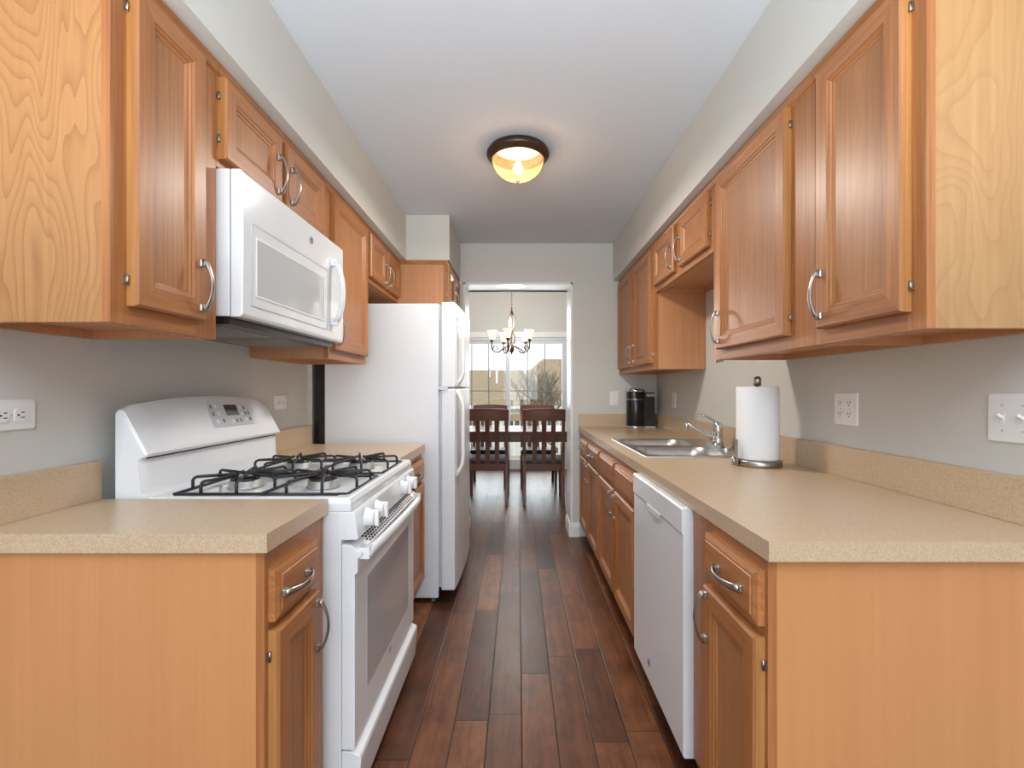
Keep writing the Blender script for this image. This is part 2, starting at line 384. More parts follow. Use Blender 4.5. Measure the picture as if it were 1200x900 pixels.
# ------------------------------------------------------------------ cabinet kit
def handle_mesh():
    m = MB(); L = .130; n = 18; pts = []; rs = []
    for i in range(n+1):
        t = i/n; k = abs(2*t-1)
        pts.append((.011+.020*sin(pi*t)**.85-.003*(k > .93), 0, -L/2+L*t)); rs.append(.0044+.0022*k**3)
    m.tube(pts, rs, 10, flat=(.62, 1.45), up=(1, 0, 0))
    for s in (-1, 1):
        zc = s*(L/2-.008)
        m.loft([[(x, y*k, zc+z*k) for y, z in rrect(0, 0, .0080, .0095, .002, 3)] for x, k in ((0, 1), (.003, 1), (.006, .86), (.012, .82), (.0135, .7))])
    o = m.build('handle', M['nickel']); me = o.data; bpy.data.objects.remove(o); return me
HM = handle_mesh()
def add_handle(parent, x, y, z, s, horiz=False, label=None):
    o = bpy.data.objects.new('handle', HM); COL.objects.link(o); o.parent = parent
    o.location = (x, y, z)
    o.rotation_euler = (R(90) if horiz else 0, 0, 0 if s > 0 else pi)
    return o
def panel_door(name, s, X, y0, y1, z0, z1, parent, t=.024, st=.052, mats=None):
    """framed door: rings of (inset, height); top and bottom rails get level grain"""
    prof = [(0, .0), (0, t-.005), (.005, t), (st-.004, t), (st, t-.004), (st+.004, t-.0045), (st+.008, t-.009), (st+.012, t-.0095), (st+.016, t-.0125)]
    rings = []
    for ins, w in prof:
        a, b, c, d = y0+ins, y1-ins, z0+ins, z1-ins
        rings.append([(X+s*w, a, c), (X+s*w, b, c), (X+s*w, b, d), (X+s*w, a, d)])
    mis = [[2 if k == 0 and i in (1, 3) else (1 if i in (0, 2) else 0) for i in range(4)] for k in range(len(prof)-1)]
    m = MB(); m.loft(rings, 0, cap0=True, cap1=False, mis=mis)
    o = m.build(name, [M['oak'], M['oak_y'], M['oak_edge']], parent)
    p = MB(); q = prof[-1]
    a, b, c, d = y0+q[0]-.002, y1-q[0]+.002, z0+q[0]-.002, z1-q[0]+.002
    p.box(X+s*.004, X+s*(t-.0125), a, b, c, d); p.build('door_panel' if name == 'door' else 'front_panel', M['oak_panel'] if name == 'door' else M['oak_y'], o)
    return o
def slab_front(s, X, y0, y1, z0, z1, parent, t=.024):
    prof = [(0, 0), (0, t-.009), (.012, t-.003), (.016, t-.003), (.018, t), (.020, t)]
    m = MB()
    m.loft([[(X+s*w, a, c) for a, c in ((y0+i, z0+i), (y1-i, z0+i), (y1-i, z1-i), (y0+i, z1-i))] for i, w in prof], 0)
    return m.build('drawer', [M['oak_y']], parent)
TK = .148
def cabinet(name, s, Xf, Xb, Y0, Y1, z0, z1, label, cat, doors=(), drawers=(), near=None, base=False, stiles=(), rails=(), ht=None, group=None, mould=False, drawer_handles=True):
    """s=+1 faces +x (left run). doors: (y0,y1,z0,z1,handle_y,handle_z)"""
    root = thing(name, ((Xf+Xb)/2, (Y0+Y1)/2, 0 if base else z0), label, cat, group)
    F = .019
    c = MB(); xi = Xf-s*F
    zb = z0
    if base:
        c.box(Xb, xi, Y0+.006, Y0+.018, TK, z1).box(Xb, xi, Y1-.018, Y1-.002, TK, z1).box(Xb, xi, Y0+.018, Y1-.018, TK, TK+.018)
        c.box(Xb, Xb+s*.006, Y0+.018, Y1-.018, TK+.018, z1)
    else:
        lip = .022
        c.box(Xb, xi, Y0+.006, Y0+.018, z0, z1).box(Xb, xi, Y1-.018, Y1-.002, z0, z1).box(Xb, xi, Y0+.018, Y1-.018, z0+lip, z0+lip+.014)
        c.box(Xb, xi, Y0+.018, Y1-.018, z1-.014, z1).box(Xb, Xb+s*.008, Y0+.018, Y1-.018, z0+lip+.014, z1-.014)
        c.box(Xb, Xb+s*.018, Y0+.018, Y1-.018, z0, z0+lip).box(xi-s*.016, xi, Y0+.018, Y1-.018, z0, z0+lip)
    c.build('carcass', M['maple_s'], root)
    if base:
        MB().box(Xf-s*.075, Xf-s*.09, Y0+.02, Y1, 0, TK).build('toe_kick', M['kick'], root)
    n = MB()
    if near: n.box(Xb, xi, Y0, Y0+.006, 0 if base else z0, z1)
    else: n.box(Xb, xi, Y0+.001, Y0+.006, TK if base else z0, z1)
    n.build('side_panel', near or M['maple_s'], root)
    f = MB(); zf0 = TK if base else z0
    ds = sorted((d[0], d[1]) for d in doors); lo = min(d[2] for d in doors)+.012
    hi = (max(d[3] for d in (list(drawers) or doors)))-.012
    edges = [Y0]+[v for d in ds for v in d]+[Y1-.001]
    zs = [zf0, lo, hi, z1]
    for i in range(0, len(edges), 2):
        a, bq = edges[i], edges[i+1]
        a -= 0 if i == 0 else .01; bq += 0 if i == len(edges)-2 else .01
        endp = i in (0, len(edges)-2)
        f.box(xi, Xf, a, bq, 0 if (base and near and i == 0) else (zf0 if endp else lo), z1 if endp else hi, 0)
    ys = [edges[1]+.01, edges[-2]-.01]
    f.box(xi, Xf, ys[0], ys[1], zf0, lo, 1).box(xi, Xf, ys[0], ys[1], hi, z1, 1)
    for (a, bq) in rails: f.box(xi+s*.0005, Xf-s*.0005, ys[0], ys[1], a-.015, bq+.015, 1)
    f.build('face_frame', [M['oak'], M['oak_y']], root)
    if mould:
        mm = MB(); mm.loft([[(Xf+s*d, y, z) for d, z in ((0, z1-.030), (.005, z1-.026), (.005, z1-.018), (.010, z1-.010), (.012, z1-.001), (0, z1-.001))] for y in (Y0, Y1-.001)])
        if near: mm.loft([[(x, Y0-d, z) for d, z in ((0, z1-.030), (.005, z1-.026), (.005, z1-.018), (.010, z1-.010), (.012, z1-.001), (0, z1-.001))] for x in (Xf+s*.012, Xb)])
        mm.build('top_moulding', M['oak_y'], root)
    for d in doors:
        o = panel_door('door', s, Xf, d[0], d[1], d[2], d[3], root)
        if len(d) > 4 and d[4]:
            add_handle(o, Xf+s*.024, d[4], d[5], s)
            ye = d[0]-.0045 if abs(d[4]-d[0]) > abs(d[4]-d[1]) else d[1]+.0045
            for zh in (d[2]+.055, d[3]-.055):
                MB().box(Xf+s*.0003, Xf+s*.005, ye-.0035, ye+.003, zh-.009, zh+.009).lathe([(.0025, zh-.011), (.0025, zh+.011)], (Xf+s*.006, ye, 0), 8).build('hinge', M['nickel'], o)
    for d in drawers:
        o = slab_front(s, Xf, d[0], d[1], d[2], d[3], root)
        if len(d) > 4 and d[4]: add_handle(o, Xf+s*.024, d[4], (d[2]+d[3])/2, s, True)
        if not (len(d) > 4 and d[4]): o.name = 'false_front'
    return root
# ---- left upper run
XU, XUR = -.838, .845
LZ, RZ = 1.36, 1.348; TD = 2.095
BW = WL+.002; BR = WR-.002
cabinet('wall_cabinet', 1, XU, BW, .982, 1.326, LZ, SB-.001, 'tall oak wall cabinet nearest on the left, with pale cathedral-grain end panel', 'cabinet',
        doors=[(1.0226, 1.252, 1.40, TD, 1.228, 1.488)], near=M['birch'], mould=True)
cabinet('wall_cabinet', 1, XU, BW, 1.327, 2.109, 1.842, SB-.001, 'short two-door oak cabinet directly above the white microwave', 'cabinet',
        doors=[(1.335, 1.655, 1.866, TD, 1.625, 1.952), (1.69, 2.02, 1.866, TD, 1.722, 1.952)], stiles=[(1.65, 1.69)], mould=True)
cabinet('wall_cabinet', 1, XU, BW, 2.11, 2.625, LZ, SB-.001, 'oak wall cabinet between the microwave and the fridge', 'cabinet',
        doors=[(2.135, 2.60, 1.40, TD, 2.165, 1.488)], mould=True)
cabinet('wall_cabinet', 1, XU, BW, 2.626, 3.334, 1.825, SB-.001, 'short two-door oak cabinet above the fridge top on the left wall', 'cabinet',
        doors=[(2.66, 2.972, 1.855, TD, 2.94, 1.935), (3.0, 3.312, 1.855, TD, 3.03, 1.935)], stiles=[(2.965, 3.005)], mould=True)
cabinet('wall_cabinet', 1, -.503, BW, 3.337, FAR-.002, 1.80, SB-.001, 'deep oak cabinet hung past the fridge beside the doorway', 'cabinet',
        doors=[(3.36, 3.652, 1.83, TD, 3.625, 1.90), (3.668, 3.955, 1.83, TD, 3.695, 1.90)], near=M['maple_s'], stiles=[(3.64, 3.68)], mould=True)
# ---- right upper run
cabinet('wall_cabinet', -1, XUR, BR, .9885, 1.359, RZ, SB-.001, 'tall oak wall cabinet nearest on the right, with swirled pale birch end panel', 'cabinet',
        doors=[(1.026, 1.322, 1.388, TD, 1.298, 1.478)], near=M['birch_r'], mould=True)
cabinet('wall_cabinet', -1, XUR, BR, 1.36, 2.062, RZ, SB-.001, 'wide single-door oak wall cabinet above the paper towel roll', 'cabinet',
        doors=[(1.478, 1.99, 1.388, TD, 1.965, 1.478)], stiles=[(1.38, 1.50)], mould=True)
cabinet('wall_cabinet', -1, XUR, BR, 2.063, 2.937, 1.818, SB-.001, 'short two-door oak wall cabinet high above the sink', 'cabinet',
        doors=[(2.095, 2.46, 1.85, TD, 2.43, 1.94), (2.54, 2.91, 1.85, TD, 2.57, 1.94)], stiles=[(2.45, 2.55)], mould=True)
cabinet('wall_cabinet', -1, XUR, BR, 2.938, FAR-.002, RZ, SB-.001, 'farthest oak wall cabinet on the right, hung over the black coffee maker', 'cabinet',
        doors=[(2.985, 3.425, 1.388, TD, 3.395, 1.478), (3.495, 3.94, 1.388, TD, 3.525, 1.478)], near=M['maple_s'], stiles=[(3.42, 3.50)], mould=True)
for o in bpy.data.objects:
    if o.get('label') == 'wide single-door oak wall cabinet above the paper towel roll':
        m = MB(); m.loft([[(XUR-.004+.006*0, y, z) for y, z in ((2.03, RZ), (2.055, RZ), (2.062, RZ-.006), (2.050, RZ-.016), (2.034, RZ-.012))], [(XUR+.030, y, z) for y, z in ((2.03, RZ), (2.055, RZ), (2.060, RZ-.004), (2.050, RZ-.008), (2.034, RZ-.006))]])
        m.build('bracket', M['nickel'], o)
# ---- base cabinets
BXL, BXR, BT = -.545, .514, .874
DZ0, DZ1, RZ0, RZ1 = .165, .703, .725, .840
cabinet('base_cabinet', 1, BXL, BW, 1.028, 1.335, 0, BT, 'narrow oak base cabinet at left front, before the range, with stained end panel', 'cabinet', base=True,
        doors=[(1.042, 1.262, DZ0, .695, 1.236, .612)], drawers=[(1.042, 1.262, .714, .828, 1.12)], near=M['maple'], rails=[(.70, .725)])
cabinet('base_cabinet', 1, BXL, BW, 2.115, 2.695, 0, BT, 'oak base cabinet between the range and the fridge', 'cabinet', base=True,
        doors=[(2.14, 2.67, DZ0, DZ1, 2.17, .612)], drawers=[(2.14, 2.67, RZ0, RZ1, 2.40)], rails=[(.70, .728)])
cabinet('base_cabinet', -1, BXR, BR, .983, 1.398, 0, BT, 'oak base cabinet at right front, before the dishwasher, with stained end panel', 'cabinet', base=True,
        doors=[(.994, 1.270, DZ0, .705, 1.245, .630)], drawers=[(.994, 1.270, .728, .843, 1.108)], near=M['maple'], rails=[(.70, .73)], stiles=[(1.26, 1.37)])
cabinet('base_cabinet', -1, BXR, BR, 2.02, 2.936, 0, BT, 'oak sink base cabinet with two plain false drawer fronts', 'cabinet', base=True,
        doors=[(2.04, 2.445, DZ0, DZ1, 2.418, .625), (2.487, 2.90, DZ0, DZ1, 2.515, .625)], drawers=[(2.04, 2.445, RZ0, RZ1), (2.487, 2.90, RZ0, RZ1)], rails=[(.70, .728)], stiles=[(2.44, 2.49)])
cabinet('base_cabinet', -1, BXR, BR, 2.937, FAR-.002, 0, BT, 'farthest oak base cabinet on the right, with two drawers by the doorway wall', 'cabinet', base=True,
        doors=[(2.95, 3.385, DZ0, DZ1, 3.36, .625), (3.425, 3.80, DZ0, DZ1, 3.452, .625)], drawers=[(2.95, 3.385, RZ0, RZ1, 3.16), (3.425, 3.80, RZ0, RZ1, 3.61)], rails=[(.70, .728)], stiles=[(3.38, 3.43), (3.80, 3.95)])
# ------------------------------------------------------------------ countertops
CT, CB = .915, .8745
BST = 1.022
def worktop(y0, y1, x0, x1, wall_x, s, label, hole=None, far=False):
    r = thing('countertop', ((x0+x1)/2, (y0+y1)/2, CB), label, 'countertop')
    m = MB()
    if hole:
        hx0, hx1, hy0, hy1 = hole
        m.box(x0, x1, y0, hy0, CB, CT).box(x0, x1, hy1, y1, CB, CT).box(x0, hx0, hy0, hy1, CB, CT).box(hx1, x1, hy0, hy1, CB, CT)
    else: m.box(x0, x1, y0, y1, CB, CT)
    m.build('worktop', M['lam'], r)
    bs = MB(); bs.box(wall_x, wall_x+s*.019, y0+(.006 if y0 < 1.2 else 0), y1, CT, BST)
    if far: bs.box(x0+.0, wall_x+s*.019, y1-.019, y1, CT, BST)
    bs.build('backsplash', M['lam'], r, bevel=.0015)
    return r
worktop(1.012, 1.338, -.532, BW, BW, 1, 'short tan laminate countertop at left front, before the range')
worktop(2.113, 2.70, -.526, BW, BW, 1, 'short tan laminate countertop between the range and the fridge')
worktop(.960, FAR-.001, .504, BR, BR, -1, 'long tan laminate countertop on the right holding the sink', hole=(.60, 1.09, 2.185, 2.925), far=True)
# ------------------------------------------------------------------ sink and faucet
sk = thing('kitchen_sink', (.845, 2.585, CT), 'stainless steel double-bowl sink set in the right countertop', 'sink')
SX0, SX1, SY0, SY1 = .575, 1.115, 2.155, 2.955
def ring(cx, cy, hx, hy, r, z): return [(x, y, z) for x, y in rrect(cx, cy, hx, hy, r)]
m = MB(); mid = (SY0+SY1)/2
for y0, y1 in ((SY0, mid), (mid, SY1)):
    cy = (y0+y1)/2; bx = (.605+.975)/2; hx = (.975-.605)/2; hy = (y1-y0)/2-.040
    m.loft([ring((SX0+SX1)/2, cy, (SX1-SX0)/2, (y1-y0)/2, .004, CT+.001), ring((SX0+SX1)/2, cy, (SX1-SX0)/2-.003, (y1-y0)/2-.0005, .004, CT+.005), ring(bx, cy, hx, hy, .07, CT+.005)], cap0=False, cap1=False)
m.build('rim', M['steel'], sk)
for y0, y1 in ((SY0, mid), (mid, SY1)):
    cy = (y0+y1)/2; bx = (.605+.975)/2; hx = (.975-.605)/2; hy = (y1-y0)/2-.040
    m = MB(); m.loft([ring(bx, cy, hx, hy, .07, CT+.005), ring(bx, cy, hx-.006, hy-.006, .068, CT-.002), ring(bx, cy, hx-.012, hy-.012, .066, CT-.03), ring(bx, cy, hx-.02, hy-.02, .06, CT-.13), ring(bx, cy, hx-.04, hy-.04, .045, CT-.16), ring(bx, cy, .05, .05, .045, CT-.168)], cap0=False, cap1=True, smooth=True)
    bo = m.build('bowl', M['steel'], sk)
    MB().lathe([(.0, CT-.1675), (.04, CT-.1665), (.045, CT-.164), (.038, CT-.166), (.0, CT-.1665)], (bx, cy, 0), 24, cap0=False, cap1=False).build('drain', M['chrome'], bo)
fa = thing('faucet', (1.045, 2.50, CT+.005), 'single-lever chrome faucet behind the sink bowls', 'faucet')
z0 = CT+.0052
m = MB(); m.loft([[(1.045+p*k, 2.50+q*k, z) for p, q in rrect(0, 0, .028, .125, .027)] for z, k in ((z0, 1), (z0+.010, 1), (z0+.018, .86))]); m.build('base_plate', M['chrome'], fa)
m = MB(); m.lathe([(.028, z0+.017), (.026, z0+.03), (.024, z0+.07), (.025, z0+.075), (.025, z0+.115), (.021, z0+.128), (.010, z0+.134), (0, z0+.135)], (1.045, 2.50, 0), 24, cap1=False); m.build('faucet_body', M['chrome'], fa)
m = MB(); m.tube([(1.035, 2.50, z0+.035), (1.00, 2.505, z0+.06), (.95, 2.51, z0+.093), (.91, 2.515, z0+.115), (.895, 2.517, z0+.118)], [.013, .0135, .012, .0105, .010], 12)
sp = m.build('spout', M['chrome'], fa)
MB().lathe([(.0, z0+.128), (.011, z0+.127), (.012, z0+.12), (.0125, z0+.092), (.010, z0+.090), (0, z0+.090)], (.888, 2.518, 0), 16, cap0=False, cap1=False).build('aerator', M['chrome'], sp)
m = MB(); m.tube([(1.045, 2.50, z0+.128), (1.02, 2.502, z0+.145), (.985, 2.505, z0+.163), (.945, 2.508, z0+.172)], [.010, .009, .0075, .0085], 10, flat=(.7, 1.2)); m.build('lever', M['chrome'], fa)
# ------------------------------------------------------------------ dishwasher
def logo(parent, origin, right, up, r, mat=None):
    """small round monogram badge"""
    Mx = basis(origin, right, up); m = MB()
    rg = [Mx @ Vector((r*cos(2*pi*i/28), r*sin(2*pi*i/28), .0006)) for i in range(29)]
    m.tube(rg, r*.09, 6)
    for sg in (1, -1):
        m.tube([Mx @ Vector((sg*r*(.15+.55*cos(a)*.6)-sg*.0, r*.5*sin(a), .0006)) for a in [i*pi/8 for i in range(-7, 8)]], r*.08, 5)
    for a in range(4):
        m.tube([Mx @ Vector((r*.62*cos(a*pi/2+.5+t), r*.62*sin(a*pi/2+.5+t), .0006)) for t in (0, .3, .6)], r*.06, 4)
    m.build('badge', mat or M['mgrey'], parent)
dw = thing('dishwasher', (.80, 1.71, 0), 'white built-in dishwasher under the right countertop', 'dishwasher')
DX = .484
MB().box(DX+.056, BR-.03, 1.415, 2.005, .10, .868).build('tub', M['lgrey'], dw)
MB().box(DX+.09, DX+.10, 1.415, 2.005, .004, .12).build('kick_plate', M['black'], dw)
m = MB(); pts = [(DX+.055, .13), (DX+.055, .872), (DX+.006, .872), (DX, .866), (DX, .795), (DX+.004, .790), (DX+.004, .136), (DX+.009, .13)]
m.prism(pts, 1.411, 2.009, 'Y'); d = m.build('door', M['white'], dw, bevel=.002)
m = MB()   # pocket grip under the control strip
yc = 1.71
m.loft([[(DX-.002+.004, yc+a*w, z) for a, z in [(-1, .795), (1, .795), (.8, .775-dz), (-.8, .775-dz)]] for w, dz in ((.085, 0),)]+[[(DX-.004, yc+a*.08, z) for a, z in [(-1, .795), (1, .795), (.8, .778), (-.8, .778)]]], 0)
m.build('grip', M['white'], d)
MB().box(DX-.0015, DX+.002, 1.64, 1.78, .796, .7975).build('grip_shadow_gap', M['lgrey'], d)
MB().box(DX+.006, DX+.050, 1.425, 1.995, .8722, .8728).build('control_strip', M['lgrey'], d)
logo(d, (DX+.0036, 1.78, .205), (0, -1, 0), (0, 0, 1), .013)
# ------------------------------------------------------------------ gas range
RY0, RY1 = 1.345, 2.107
rg = thing('gas_range', (-.80, 1.726, 0), 'white freestanding gas range between the two left base cabinets', 'stove')
m = MB(); m.box(-1.13, -.498, RY0, RY1, .03, .876); m.build('body', M['white'], rg, bevel=.002)
for yy in (RY0+.05, RY1-.05):
    for xx in (-1.08, -.56):
        MB().lathe([(.018, 0), (.018, .008), (.010, .010), (.010, .031)], (xx, yy, 0), 12).build('foot', M['black'], rg)
# cooktop: lip, recessed well
m = MB(); x0, x1, y0, y1 = -1.062, -.470, RY0, RY1
R0 = lambda i, z, xf=0: [(x0, y0+i, z), (x1-i-xf, y0+i, z), (x1-i-xf, y1-i, z), (x0, y1-i, z)]
m.loft([R0(.002, .8765), R0(0, .879), R0(0, .900), R0(.006, .912), R0(.012, .915), R0(.030, .915, .02), R0(.040, .907, .02)])
m.build('cooktop', M['white'], rg)
# burners
bc = [(-.875, 1.535), (-.625, 1.535), (-.875, 1.905), (-.625, 1.905)]
for bx, by in bc:
    bn = MB().lathe([(.050, .9075), (.052, .911), (.047, .914), (.046, .931), (.042, .9335)], (bx, by, 0), 28).build('burner', M['alum'], rg)
    MB().lathe([(.043, .9335), (.044, .938), (.040, .942), (.0, .943)], (bx, by, 0), 28, cap1=False).build('burner_cap', M['black'], bn)
# grates: one for each side pair
def grate(yc):
    m = MB(); r = .0048; hy = .148; xa, xb = -1.005, -.498
    zb, zt = .9155, .951
    base = [(xa, yc-hy), (xb, yc-hy), (xb, yc+hy), (xa, yc+hy)]
    for i in range(4):
        p, q = base[i], base[(i+1) % 4]; m.tube([(p[0], p[1], zb), (q[0], q[1], zb)], r, 8)
    xm = (xa+xb)/2; m.tube([(xm, yc-hy, zb), (xm, yc+hy, zb)], r, 8)
    def finger(sx, sy, ex, ey):
        dx, dy = ex-sx, ey-sy; L = math.hypot(dx, dy); ux, uy = dx/L, dy/L
        m.tube([(sx, sy, zb), (sx, sy, zt-.010), (sx+ux*.004, sy+uy*.004, zt-.003), (sx+ux*.012, sy+uy*.012, zt), (ex, ey, zt)], [r, r, r, r, r*1.15], 8)
    for cx in (-.875, -.625):
        lo, hi = (xa, xm) if cx < xm else (xm, xb)
        for o in (-.052, .052):
            finger(cx+o, yc-hy, cx+o*.25, yc-.030); finger(cx+o, yc+hy, cx+o*.25, yc+.030)
            finger(lo, yc+o*1.3, cx-.030, yc+o*.25); finger(hi, yc+o*1.3, cx+.030, yc+o*.25)
        for sx in (-1, 1): m.tube([(cx+sx*.026, yc-.012, zt+.001), (cx+sx*.012, yc, zt+.006), (cx+sx*.026, yc+.012, zt+.001)], r, 6)
    m.build('grate', M['iron'], rg)
grate(1.545); grate(1.895)
# backguard
def gprof(y):
    t = (y-RY0)/(RY1-RY0); k = 1-(2*t-1)**2; rise = .028*k; e = max(0, abs(2*t-1)-.93)/.07
    T = 1.172+rise-.012*e
    P = [(-1.134, .90), (-1.134, T-.004), (-1.128, T), (-1.118, T-.001), (-1.110, T-.008)]
    P += [(-1.110+.060*q, T-.008-(T-.008-1.045)*q) for q in (.25, .5, .75, 1)]
    P += [(-1.046+.002*k, 1.038), (-1.050, 1.030), (-1.060, 1.028), (-1.066, 1.022), (-1.066, .945), (-1.060, .925), (-1.045, .9155), (-1.045, .90)]
    return P
m = MB(); ys = [RY0+.001, RY0+.006]+[RY0+.006+(RY1-RY0-.012)*i/22 for i in range(1, 22)]+[RY1-.006, RY1-.001]
rings = []
for k, y in enumerate(ys):
    P = gprof(y); sh = .006 if k in (0, len(ys)-1) else 0
    rings.append([(x-(sh if 1.0 < z else 0)*(1 if x > -1.12 else 0), y, z-(sh if z > 1.1 else 0)) for x, z in P])
m.loft(rings, smooth=True); bgd = m.build('backguard', M['white'], rg)
for p in bgd.data.polygons: p.use_smooth = True
try: bgd.data.set_sharp_from_angle(angle=R(32))
except Exception: pass
MB().box(-1.0655, -1.060, RY0+.02, RY1-.02, 1.0235, 1.0265).build('seam', M['dark'], rg)
# control pad lies on the sloped face
def face_pt(y, q, off=.0):
    t = (y-RY0)/(RY1-RY0); T = 1.172+.028*(1-(2*t-1)**2); a = Vector((-1.110, 0, T-.008)); b_ = Vector((-1.050, 0, 1.045))
    p = a.lerp(b_, q); n = Vector(((a-b_).z, 0, -(a-b_).x)).normalized(); n = n if n.x > 0 else -n
    return Vector((p.x+n.x*off, y, p.z+n.z*off))
def quad_plate(name, y0, y1, q0, q1, off, th, mat, parent, yn=8):
    m = MB(); rings = []
    for i in range(yn+1):
        y = y0+(y1-y0)*i/yn
        rings.append([face_pt(y, q0, off-th), face_pt(y, q1, off-th), face_pt(y, q1, off), face_pt(y, q0, off)])
    m.loft(rings); return m.build(name, mat, parent)
cp = quad_plate('control_panel', 1.68, 1.935, .10, .72, .0025, .004, M['lgrey'], rg)
quad_plate('display', 1.775, 1.853, .19, .46, .0032, .001, M['bglass'], cp, 2)
for yy, q, w in [(1.70, .22, .010), (1.725, .22, .010), (1.70, .40, .010), (1.73, .40, .014), (1.71, .58, .014), (1.745, .58, .012), (1.80, .60, .012), (1.825, .60, .012), (1.85, .60, .012), (1.875, .26, .012), (1.90, .26, .012), (1.875, .42, .010), (1.897, .42, .010), (1.918, .42, .010), (1.89, .58, .014), (1.915, .58, .012)]:
    quad_plate('button', yy-w/2, yy+w/2, q-.045, q+.045, .0032, .0008, M['mgrey'] if w < .0125 and int(yy*1000) % 3 else M['white_pl'], cp, 1)
# front: control rail, knobs
m = MB(); m.prism([(-.499, .876), (-.463, .876), (-.4595, .870), (-.4505, .802), (-.4535, .797), (-.499, .797)], RY0+.001, RY1-.001, 'Y'); m.build('control_rail', M['white'], rg, bevel=.0015)
for yk in (1.432, 1.532, 1.868, 1.968):
    kn = MB().lathe([(.030, -.4555), (.030, -.452), (.025, -.448), (.0235, -.432), (.021, -.428), (0, -.428)], (0, yk, .838), 28, axis='X', cap1=False).build('knob', M['white_pl'], rg)
    MB().box(-.430, -.416, yk-.007, yk+.007, .838-.024, .838+.024).build('knob_grip', M['white_pl'], kn, bevel=.004)
# oven door
m = MB(); m.prism([(-.497, .205), (-.497, .783), (-.474, .783), (-.443, .761), (-.443, .753), (-.452, .742), (-.452, .705), (-.460, .698), (-.460, .209), (-.464, .205)], RY0+.002, RY1-.002, 'Y')
od = m.build('oven_door', M['white'], rg, bevel=.0015)
v = MB()   # vent lattice on the sloped top of the door
for i in range(26):
    yv = RY0+.09+i*.023
    for k in range(4):
        xs = -.4715+k*.0068; zs = .7812-k*.00483
        ya = yv+(k % 2)*.011; yb = ya+.016
        v.loft([[(xs, y, zs-.001), (xs+.0042, y, zs-.004), (xs+.0042, y, zs-.0022), (xs, y, zs+.0008)] for y in (ya, yb)])
v.build('vent_slots', M['dark'], od)
m = MB(); oz = (.315, .655); oy = (RY0+.11, RY1-.11)
m.box(-.4605, -.4590, oy[0], oy[1], oz[0], oz[1]); m.build('oven_window', plain('grey_tinted_oven_glass', lin(182, 182, 184), .06, coat=.6, var=.01), od)
m = MB(); n = 20; pts = []
for i in range(n+1):
    t = i/n; pts.append((-.436+.026*sin(pi*t)**.7, RY0+.022+(RY1-RY0-.044)*t, .752+.012*sin(pi*t)))
m.tube(pts, .0165, 14, flat=(1.0, .75), up=(0, 0, 1))
m.box(-.452, -.424, RY0+.018, RY0+.050, .738, .770).box(-.452, -.424, RY1-.050, RY1-.018, .738, .770)
m.build('oven_handle', M['white'], od)
logo(od, (-.4597, 1.715, .29), (0, 1, 0), (0, 0, 1), .011)
# storage drawer
m = MB(); m.prism([(-.497, .035), (-.497, .198), (-.470, .198), (-.446, .186), (-.443, .176), (-.452, .060), (-.456, .05), (-.470, .035)], RY0+.003, RY1-.003, 'Y')
m.build('storage_drawer', M['white'], rg, bevel=.002)
# ------------------------------------------------------------------ microwave
MY0, MY1, MZ0, MZ1 = 1.334, 2.100, 1.427, 1.839
mw = thing('microwave', (-.98, 1.717, MZ0), 'white over-the-range microwave mounted above the gas range', 'microwave')
MB().box(BW, -.806, MY0, MY1, MZ0, MZ1).build('body', M['white'], mw, bevel=.002)
m = MB(); m.prism([(-.803, MZ0-.002), (-.803, MZ1), (-.775, MZ1), (-.769, MZ1-.008), (-.767, (MZ0+MZ1)/2), (-.769, MZ0+.006), (-.775, MZ0-.002)], MY0, MY1, 'Y')
md = m.build('door', M['white'], mw, bevel=.003)
m = MB()
for a, bq, c, d_ in ((1.375, 1.925, 1.700, 1.704), (1.375, 1.925, 1.462, 1.466), (1.375, 1.379, 1.466, 1.700), (1.921, 1.925, 1.466, 1.700)):
    m.box(-.768, -.7664, a, bq, c, d_)
m.build('window_border', M['lgrey'], md)
m = MB()
for a, bq, c, d_ in ((1.400, 1.895, 1.662, 1.668), (1.400, 1.895, 1.492, 1.498), (1.400, 1.405, 1.498, 1.662), (1.889, 1.895, 1.498, 1.662)):
    m.box(-.768, -.7658, a, bq, c, d_)
m.build('window_rim', M['white_pl'], md)
MB().box(-.768, -.7662, 1.405, 1.889, 1.498, 1.662).build('window', plain('pale_grey_microwave_window', lin(198, 200, 202), .07, coat=.6, var=.01), md)
m = MB(); n = 14; pts = [(-.752+.030*sin(pi*i/n)**.6, 1.972, 1.50+.245*i/n) for i in range(n+1)]
m.tube(pts, .0135, 12, flat=(.75, 1.15), up=(1, 0, 0)); m.box(-.768, -.742, 1.958, 1.986, 1.487, 1.515).box(-.768, -.742, 1.958, 1.986, 1.730, 1.758)
m.build('handle', M['white'], md, )
logo(md, (-.7672, 1.775, 1.775), (0, 1, 0), (0, 0, 1), .012)
m = MB(); m.box(-1.16, -.812, MY0+.01, MY1-.01, MZ0-.022, MZ0-.0005); und = m.build('underside', M['black'], mw)
m = MB()
for cy in (1.52, 1.91):
    for i in range(14): m.box(-1.12+i*.019, -1.12+i*.019+.007, cy-.13, cy+.13, MZ0-.0245, MZ0-.0225)
    m.box(-1.125, -.855, cy-.135, cy-.130, MZ0-.025, MZ0-.0222).box(-1.125, -.855, cy+.130, cy+.135, MZ0-.025, MZ0-.0222)
m.build('grease_filter', M['alum'], und)
